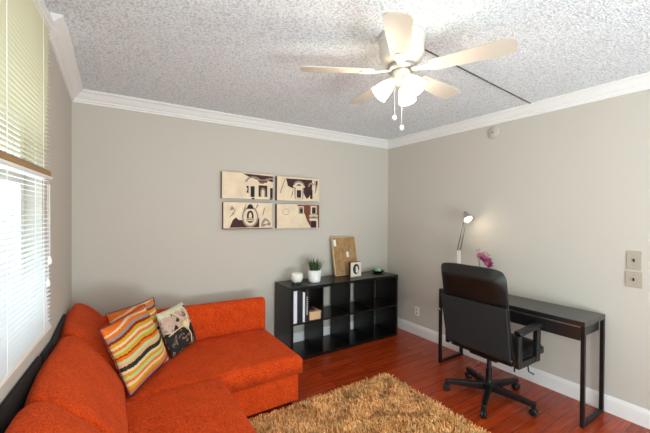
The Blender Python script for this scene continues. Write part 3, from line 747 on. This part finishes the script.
bm = bmesh.new(); tube(bm, [tp+Vector((0,.016,0)), tp+Vector((0,-.018,.0))], .006, 8); tube(bm, [tp, tp+Vector((0,-.003,.04))], .008, 8); obj('head_joint', bm, M['alu'], lp)
ld = bpy.data.lights.new('desk_lamp_light', 'POINT'); ld.energy = .45; ld.color = (1, .8, .58); ld.shadow_soft_size = .03
lo = bpy.data.objects.new('desk_lamp_light', ld); C.objects.link(lo); lo.location = hc + ax*.10

# ------------------------------------------------------------------ orchid
oc = thing('orchid', 'magenta orchid in a pot on the desk behind the office chair', 'plant', (-.12, -1.50, DH))
ox_, oy_ = -.12, -1.50
obj('pot', L([(0,0),(.045,0),(.05,.01),(.058,.1),(.052,.1),(.048,.085),(0,.085)], (ox_, oy_, DH), 24), M['white'], oc, smooth=True)
stem = bez((ox_, oy_, DH+.08), (ox_+.01, oy_+.05, DH+.3), (ox_, oy_+.10, DH+.46), (ox_-.01, oy_-.055, DH+.335), 14)
M['stem'] = plain('orchid_stem', (96, 92, 60), .6)
bm = bmesh.new(); tube(bm, stem, .0035, 7); obj('stem', bm, M['stem'], oc, smooth=True)
bm = bmesh.new()
for a, tl in ((.4, .17), (1.9, .15), (3.4, .17), (5.0, .15)):
    d = Vector((math.cos(a), math.sin(a), 0)); s = Vector((-math.sin(a), math.cos(a), 0)); b = Vector((ox_, oy_, DH+.08)); pr = None
    for k in range(7):
        q = k/6; p = b + d*tl*q*.75 + Vector((0,0,.07*math.sin(q*2.4))); w = .022*math.sin(PI*(.12+.85*q))
        cur = [bm.verts.new(p-s*w), bm.verts.new(p-Vector((0,0,.006))), bm.verts.new(p+s*w)]
        if pr: bm.faces.new((pr[0], pr[1], cur[1], cur[0])); bm.faces.new((pr[1], pr[2], cur[2], cur[1]))
        pr = cur
obj('leaf_rosette', bm, plain('orchid_leaf', (50, 84, 44), .45), oc, smooth=True)
mpet = [plain('orchid_petal', (128, 40, 84), .55), plain('orchid_petal_pale', (176, 90, 130), .55)]
rnd = random.Random(11)
def petal(bm, c, d, nrm, ln, w):
    s = d.cross(nrm).normalized(); pr = None
    for k in range(6):
        q = k/5; p = c + d*ln*q + nrm*(.012*math.sin(q*PI)-.008*q); ww = w*math.sin(PI*(.08+.84*q))**.7
        cur = [bm.verts.new(p-s*ww), bm.verts.new(p+nrm*.004), bm.verts.new(p+s*ww)]
        if pr: bm.faces.new((pr[0], pr[1], cur[1], cur[0])); bm.faces.new((pr[1], pr[2], cur[2], cur[1]))
        pr = cur
fls = [(fy-.025, fz-.004) for fy, fz in [(-1.445,1.125),(-1.475,1.10),(-1.50,1.075),(-1.53,1.06),(-1.535,1.035),(-1.555,1.085),(-1.51,1.115),(-1.57,1.05)]]
for i, (fy, fz) in enumerate(fls):
    bm = bmesh.new(); c = Vector((ox_-.02+rnd.uniform(-.02,.02), fy, fz))
    nrm = Vector((-1, rnd.uniform(-.5,.5), rnd.uniform(-.3,.5))).normalized(); u, v = frame_of(nrm); a0 = rnd.uniform(0, 2)
    for k in range(5):
        a = a0+2*PI*k/5; petal(bm, c, (u*math.cos(a)+v*math.sin(a)), nrm, .03, .014)
    obj('flower', bm, mpet[1 if i in (0, 3, 6) else 0], oc, smooth=True)
mb_ = plain('orchid_bud', (134, 96, 66), .6)
for fy, fz in ((-1.43,1.165),(-1.455,1.175),(-1.52,1.155),(-1.545,1.145),(-1.565,1.13),(-1.50,1.145)):
    bm = bmesh.new(); bmesh.ops.create_icosphere(bm, subdivisions=1, radius=.0075, matrix=Matrix.Translation((ox_, fy, fz)))
    tube(bm, [(ox_, fy, fz), (ox_-.005, fy*.5-1.50*.5, 1.09)], .0012, 5)
    obj('bud', bm, mb_, oc)

# ------------------------------------------------------------------ office chair
CX, CY = -.60, -1.86
ch = thing('office_chair', 'black high-backed office chair with castors facing the desk', 'chair', (CX, CY, 0))
# backrest: cross sections along height
def back_x(z): return -.765 - .125*(z-.45)/.66
ys, ye = -2.155, -1.585
bm = bmesh.new(); rows = []
NZ, NY = 20, 12
for sd in (0, 1):
    rr = []
    for i in range(NZ+1):
        z = .445 + .69*i/NZ; q = i/NZ
        wid = 1.0 - .03*(1-q) - (.07*max(0, (q-.88)/.12)**2)
        row = []
        for j in range(NY+1):
            u = 2*j/NY-1; y = (ys+ye)/2 + u*(ye-ys)/2*wid
            e = (1-abs(u)**6)*(1-max(0, (q-.82)/.18)**3*.85)*(1-max(0,(.06-q)/.06)**2*.6)
            # rear bulge of headrest, front pad
            rear = .030 + (.035*math.exp(-((q-.86)/.12)**2))
            front = .055 + .02*math.exp(-((q-.3)/.18)**2)
            zz = z - (.016*abs(u)**5 if q > .9 else 0)
            x = back_x(z) - (rear*e if sd == 0 else -front*e)
            row.append(bm.verts.new((x, y, zz)))
        rr.append(row)
    rows.append(rr)
for sd in (0, 1):
    for i in range(NZ):
        for j in range(NY):
            r = rows[sd]; bm.faces.new((r[i][j], r[i][j+1], r[i+1][j+1], r[i+1][j]))
a, b = rows
for i in range(NZ):
    bm.faces.new((a[i][0], a[i+1][0], b[i+1][0], b[i][0])); bm.faces.new((a[i][NY], b[i][NY], b[i+1][NY], a[i+1][NY]))
for j in range(NY):
    bm.faces.new((a[0][j], b[0][j], b[0][j+1], a[0][j+1])); bm.faces.new((a[NZ][j], a[NZ][j+1], b[NZ][j+1], b[NZ][j]))
back = obj('backrest', bm, M['leather'], ch, smooth=True, subsurf=1)
# flat rear cover
bm = bmesh.new(); pts = []
for z, w in ((.452, .975), (.60, .99), (.855, 1.0)):
    pts.append((z, w))
ra = []
for z, w in pts:
    yc = (ys+ye)/2; hw = (ye-ys)/2*w
    x = back_x(z)-.034
    ra.append([bm.verts.new((x, yc-hw, z)), bm.verts.new((x, yc+hw, z)), bm.verts.new((x-.010, yc-hw+.006, z)), bm.verts.new((x-.010, yc+hw-.006, z))])
for p, q in zip(ra, ra[1:]):
    bm.faces.new((p[0], p[1], q[1], q[0])); bm.faces.new((p[2], q[2], q[3], p[3])); bm.faces.new((p[0], q[0], q[2], p[2])); bm.faces.new((p[1], p[3], q[3], q[1]))
bm.faces.new((ra[0][0], ra[0][2], ra[0][3], ra[0][1])); bm.faces.new((ra[-1][0], ra[-1][1], ra[-1][3], ra[-1][2]))
o = obj('rear_cover', bm, M['mesh_fab'], ch, bevel=.003); o['label'] = 'charcoal fabric panel across the lower back'
obj('seat', slab(-.76, -.27, -2.13, -1.61, .40, .485, 24, 24, .02, .04), M['leather'], ch, smooth=True)
obj('seat_plate', B(-.70, -.42, -1.98, -1.74, .355, .399), M['black_plastic'], ch, bevel=.008)
for sgn in (-1, 1):
    y = CY - .005 + sgn*(-.302)
    yi = y
    bm = bmesh.new(); bar(bm, (-.755, yi, .655), (-.44, yi, .672), .062, .032); o = obj('arm_pad', bm, M['leather'], ch, bevel=.012, seg=3)
    bm = bmesh.new(); bar(bm, (-.475, yi, .395), (-.465, yi, .648), .035, .055, (1,0,0)); bar(bm, (-.51, yi, .42), (-.735, yi, .42), .03, .05); bar(bm, (-.735, yi, .398), (-.745, yi, .64), .032, .05, (1,0,0))
    bar(bm, (-.56, yi - math.copysign(.015, yi-CY), .388), (-.56, CY+math.copysign(.1, yi-CY), .388), .1, .02)
    obj('arm_bracket', bm, M['black_plastic'], ch, bevel=.005)
bm = bmesh.new(); lathe(bm, [(0,.06),(.032,.06),(.03,.13),(.024,.14),(.024,.24),(.018,.245),(.018,.356),(0,.356)], (CX, CY, 0), 20); obj('gas_column', bm, M['black_metal'], ch, smooth=False)
bm = bmesh.new(); lathe(bm, [(0,.068),(.045,.068),(.045,.125),(.03,.135),(0,.135)], (CX, CY, 0), 20); obj('hub', bm, M['black_plastic'], ch, bevel=.004)
for ang in (128, 205, 279, 351, 62):
    a = math.radians(ang); d = Vector((math.cos(a), math.sin(a), 0)); s = Vector((-d.y, d.x, 0)); c = Vector((CX, CY, 0))
    bm = bmesh.new(); p0 = c + d*.03; p1 = c + d*.345
    pts = []
    for p, w, zb, zt_ in ((p0, .024, .068, .125), (p1, .017, .066, .098)):
        pts += [p - s*w + Vector((0,0,zb)), p + s*w + Vector((0,0,zb)), p + s*w + Vector((0,0,zt_)), p - s*w + Vector((0,0,zt_))]
    hexa(bm, pts); obj('base_leg', bm, M['black_metal'], ch, bevel=.004)
    bm = bmesh.new(); q = c + d*.33 + Vector((0,0,.028))
    for k in (-1, 1): lathe(bm, [(0,.004*0+.004),(.026,.004),(.028,.008),(.028,.02),(.024,.024),(0,.024)], q, 16, s*k)
    tube(bm, [q, q+Vector((0,0,.012)), c + d*.33 + Vector((0,0,.07))], .009, 8)
    obj('caster', bm, M['black_plastic'], ch, smooth=False)
bm = bmesh.new(); tube(bm, [(-.50, -1.98, .372), (-.50, -2.085, .372), (-.50, -2.115, .368), (-.50, -2.125, .30), (-.50, -2.165, .292)], .006, 8); obj('lever', bm, M['black_metal'], ch, smooth=True)
bm = bmesh.new(); tube(bm, [(-.60, -1.95, .372), (-.60, -2.055, .372), (-.60, -2.065, .365), (-.60, -2.068, .30)], .006, 8); obj('lever', bm, M['black_metal'], ch, smooth=True)

# ------------------------------------------------------------------ wall fittings
t = thing('smoke_detector', 'round white alarm disc high on the right wall', 'detector', (0, -1.525, 2.36))
obj('disc', L([(0,0),(.062,0),(.062,.008),(.056,.014),(0,.016)], (0, -1.525, 2.362), 32, (-1,0,0)), plain('aged_white_plastic', (190, 186, 174), .5), t, smooth=True, bevel=0)
obj('sensor', L([(0,.015),(.007,.015),(.006,.018),(0,.018)], (0, -1.525, 2.362), 12, (-1,0,0)), M['dark'], t)
for z, hh, w, kind in ((1.198, .138, .086, 'upper beige wall plate with a switch, near the desk'), (1.056, .116, .096, 'lower beige wall plate directly below the other plate')):
    t = thing('switch_plate', kind, 'switch', (0, -2.613, z), 'beige wall plates')
    obj('plate', B(-.007, 0, -2.613-w/2, -2.613+w/2, z-hh/2, z+hh/2), M['beige'], t, bevel=.003)
    obj('toggle', B(-.016, -.007, -2.613-.005, -2.613+.005, z-.010, z+.011), M['dark'], t, bevel=.002)
    for dz in (-.036, .036):
        obj('screw', L([(0,.006),(.004,.006),(.003,.0085),(0,.0085)], (0, -2.613, z+dz), 8, (-1,0,0)), M['tan'], t)
t = thing('wall_outlet', 'white power outlet above the baseboard beside the shelf', 'outlet', (0, -.545, .30))
obj('plate', B(-.006, 0, -.58, -.51, .243, .357), M['white'], t, bevel=.003)
for dz in (-.026, .02):
    obj('socket', B(-.0075, -.006, -.556, -.534, .30+dz-.010, .30+dz+.012), M['beige'], t)
o = obj('seam_shadow_line', None or (lambda b: (bar(b, (-1.86, -2.075, H-.004), (-.083, -1.912, H-.003), .007, .006), b)[1])(bmesh.new()), plain('seam_shadow_dark', (84, 72, 64), .6))  # strip coloured dark for the shadow of a ceiling seam
tag(o, 'thin dark strip standing for a seam shadow across the ceiling from fan to right wall', 'seam shadow')

# ------------------------------------------------------------------ ceiling fan
FX, FY = -1.87, -2.078
fan = thing('ceiling_fan', 'white five blade ceiling fan with three lit glass shades', 'ceiling fan', (FX, FY, H))
zb = 2.338
obj('motor_housing', L([(0,H),(.125,H),(.130,H-.008),(.130,H-.035),(.122,H-.043),(.126,H-.055),(.126,H-.10),(.112,H-.14),(.08,H-.160),(0,H-.162)], (FX, FY, 0), 40), M['fan_white'], fan, smooth=True)
obj('flywheel', L([(0,zb+.035),(.075,zb+.035),(.082,zb+.02),(.075,zb+.005),(0,zb+.005)], (FX, FY, 0), 32), M['alu'], fan, smooth=True)
M['blade'] = plain('cream_fan_blade', (192, 184, 170), .45)
for ang in (150.8, 222.8, 294.0, 7.0, 79.2):
    a = math.radians(ang); d = Vector((math.cos(a), math.sin(a), 0)); s = Vector((-d.y, d.x, 0)); c = Vector((FX, FY, zb))
    th = math.radians(-11); sv = s*math.cos(th) + Vector((0,0,1))*math.sin(th); nv = d.cross(sv)
    bm = bmesh.new(); ol = []
    def outline(): 
        o = [(.165, -.046), (.30, -.053), (.42, -.060), (.515, -.062), (.555, -.058), (.569, -.044), (.573, 0)]
        return o + [(r, -w) for r, w in o[-2::-1]]
    tp_ = [bm.verts.new(c + d*r + sv*w + nv*.0035) for r, w in outline()]; bt_ = [bm.verts.new(c + d*r + sv*w - nv*.0035) for r, w in outline()]
    bm.faces.new(tp_); bm.faces.new(bt_[::-1]); n = len(tp_)
    for k in range(n): bm.faces.new((tp_[k], bt_[k], bt_[(k+1)%n], tp_[(k+1)%n]))
    bd = obj('blade', bm, M['blade'], fan)
    bm = bmesh.new()
    io = [(.06, -.018), (.10, -.014), (.15, -.022), (.19, -.034), (.225, -.026), (.24, 0)]; io = io + [(r, -w) for r, w in io[-2::-1]]
    def lift(r): return .012*max(0, 1-(r-.06)/.1)
    t1 = [bm.verts.new(c + d*r + sv*w*1.0 - nv*(.004 - lift(r))) for r, w in io]; t2 = [bm.verts.new(c + d*r + sv*w*1.0 - nv*(.010 - lift(r))) for r, w in io]
    bm.faces.new(t1); bm.faces.new(t2[::-1]); n = len(t1)
    for k in range(n): bm.faces.new((t1[k], t2[k], t2[(k+1)%n], t1[(k+1)%n]))
    obj('blade_bracket', bm, M['fan_white'], fan)
obj('light_fitter', L([(0,zb+.006),(.045,zb+.006),(.05,zb-.01),(.048,zb-.05),(.035,zb-.068),(0,zb-.075)], (FX, FY, 0), 28), M['fan_white'], fan, smooth=True)
def mk_shade():
    t = NT('frosted_glass_shade'); t.t.nodes.remove(t.b)
    e = t.n('ShaderNodeEmission', Strength=1.15); e.inputs['Color'].default_value = (1, .90, .74, 1)
    d = t.n('ShaderNodeBsdfTranslucent', Color=(.9, .87, .8, 1)); df = t.n('ShaderNodeBsdfDiffuse', Color=(.9, .88, .82, 1))
    m = t.n('ShaderNodeMixShader'); t.l(d.outputs[0], m.inputs[1]); t.l(df.outputs[0], m.inputs[2])
    ad = t.n('ShaderNodeAddShader'); t.l(m.outputs[0], ad.inputs[0]); t.l(e.outputs[0], ad.inputs[1]); t.l(ad.outputs[0], t.out.inputs['Surface']); return t.m
M['shade'] = mk_shade()
for ang in (147, 262, 27):
    a = math.radians(ang); d = Vector((math.cos(a), math.sin(a), 0)); c = Vector((FX, FY, zb-.035))
    p0 = c + d*.03; ax = (d*.72 + Vector((0,0,-.70))).normalized(); p1 = p0 + ax*.025
    bm = bmesh.new(); tube(bm, [p0 - d*.02, p0, p1], .013, 10); lathe(bm, [(0,.0),(.024,.0),(.026,.02),(.0,.022)], p1 - ax*.008, 16, ax); obj('lamp_arm', bm, M['fan_white'], fan)
    k_ = .86; pr = [(.024,.012),(.034,.025),(.044,.05),(.051,.085),(.058,.118),(.061,.128),(.058,.127),(.048,.085),(.041,.05),(.031,.027),(.022,.014)]
    pr = [(r*k_, h*k_) for r, h in pr]
    sh = obj('lamp_shade', L(pr, p1, 28, ax), M['shade'], fan, smooth=True)
    b = obj('bulb', L([(0,.012),(.013,.014),(.014,.035),(.024,.05),(.026,.066),(.016,.082),(0,.088)], p1, 16, ax), emis('fan_bulb', (255, 240, 214), 6), smooth=True)
    b.parent = sh
    l = bpy.data.lights.new('fan_light', 'POINT'); l.energy = FAN_POWER; l.color = (1, .89, .75); l.shadow_soft_size = .04
    o = bpy.data.objects.new('fan_light', l); C.objects.link(o); o.location = p1 + ax*.13
for (ox, oy, zl) in ((-.032, .018, 2.085), (.004, -.002, 2.03)):
    bm = bmesh.new(); tube(bm, [(FX+ox, FY+oy, zb-.05), (FX+ox, FY+oy, zl)], .0012, 5)
    cn = obj('pull_chain', bm, M['alu'], fan)
    b = obj('chain_bead', L([(0,.016),(.009,.011),(.013,0),(.009,-.012),(0,-.016)], (FX+ox, FY+oy, zl-.008), 12), M['white'], smooth=True); b.parent = cn

# ------------------------------------------------------------------ shag rug
RX0, RX1, RY0, RY1 = -2.60, -1.075, -2.75, -1.135
rug = thing('shag_rug', 'beige and brown shaggy rug in front of the sofa', 'rug', ((RX0+RX1)/2, (RY0+RY1)/2, 0))
M['rug_base'] = plain('rug_backing', (120, 96, 66), .95)
obj('backing', B(RX0, RX1, RY0, RY1, .0, .008), M['rug_base'], rug)
def pile():
    r = np.random.default_rng(4)
    N = 60000
    x = r.uniform(RX0, RX1, N); y = r.uniform(RY0, RY1, N)
    a = r.uniform(0, 2*PI, N); ln = r.uniform(.020, .042, N); lean = r.uniform(.15, .95, N)
    cl = .9*np.sin(x*17+3*np.sin(y*11))+.9*np.cos(y*19+2*np.sin(x*13)); a = a*.55 + cl
    d = np.stack([np.cos(a), np.sin(a), 0*a], 1); s = np.stack([-np.sin(a), np.cos(a), 0*a], 1)*.0022*r.uniform(.7, 1.4, N)[:, None]
    b = np.stack([x, y, 0*x+.007], 1); up_ = np.array([0, 0, 1.])
    p1 = b + d*(ln*lean*.35)[:, None] + up_*(ln*.6)[:, None]; p2 = b + d*(ln*lean*.95)[:, None] + up_*(ln*(1-.3*lean))[:, None]
    vs = np.stack([b-s, b+s, p1+s, p1-s, p2+s*.5, p2-s*.5], 1).reshape(-1, 3)
    base = np.arange(N)[:, None]*6
    f = np.concatenate([base+np.array([0,1,2,3]), base+np.array([3,2,4,5])], 1).reshape(-1, 4)
    me = bpy.data.meshes.new('pile'); me.vertices.add(len(vs)); me.vertices.foreach_set('co', vs.ravel())
    me.loops.add(f.size); me.loops.foreach_set('vertex_index', f.ravel().astype(np.int32))
    me.polygons.add(len(f)); me.polygons.foreach_set('loop_start', np.arange(0, f.size, 4, dtype=np.int32))
    me.update(calc_edges=True); me.validate()
    o = bpy.data.objects.new('pile', me); C.objects.link(o)
    t = NT('rug_yarn'); g = t.n('ShaderNodeNewGeometry')
    rr = t.ramp(g.outputs['Random Per Island'], [(0, lin((110,62,26))), (.2, lin((196,132,70))), (.55, lin((246,190,120))), (1, lin((252,232,190)))])
    nz = t.n('ShaderNodeTexNoise', Scale=9, Detail=3); t.l(t.coords(), nz.inputs['Vector'])
    r2 = t.ramp(nz.outputs['Fac'], [(.3, (.78,.70,.6,1)), (.65, (1.2,1.1,1,1))])
    mx = t.n('ShaderNodeMix', data_type='RGBA', blend_type='MULTIPLY'); mx.inputs['Factor'].default_value = 1
    t.l(rr.outputs['Color'], mx.inputs['A']); t.l(r2.outputs['Color'], mx.inputs['B']); t.l(mx.outputs['Result'], t.b.inputs['Base Color'])
    t.b.inputs['Roughness'].default_value = .9; t.b.inputs['Specular IOR Level'].default_value = .1
    me.materials.append(t.m); o.parent = rug; o.matrix_parent_inverse = Matrix.Translation(-rug.location); o['kind'] = 'stuff'
pile()
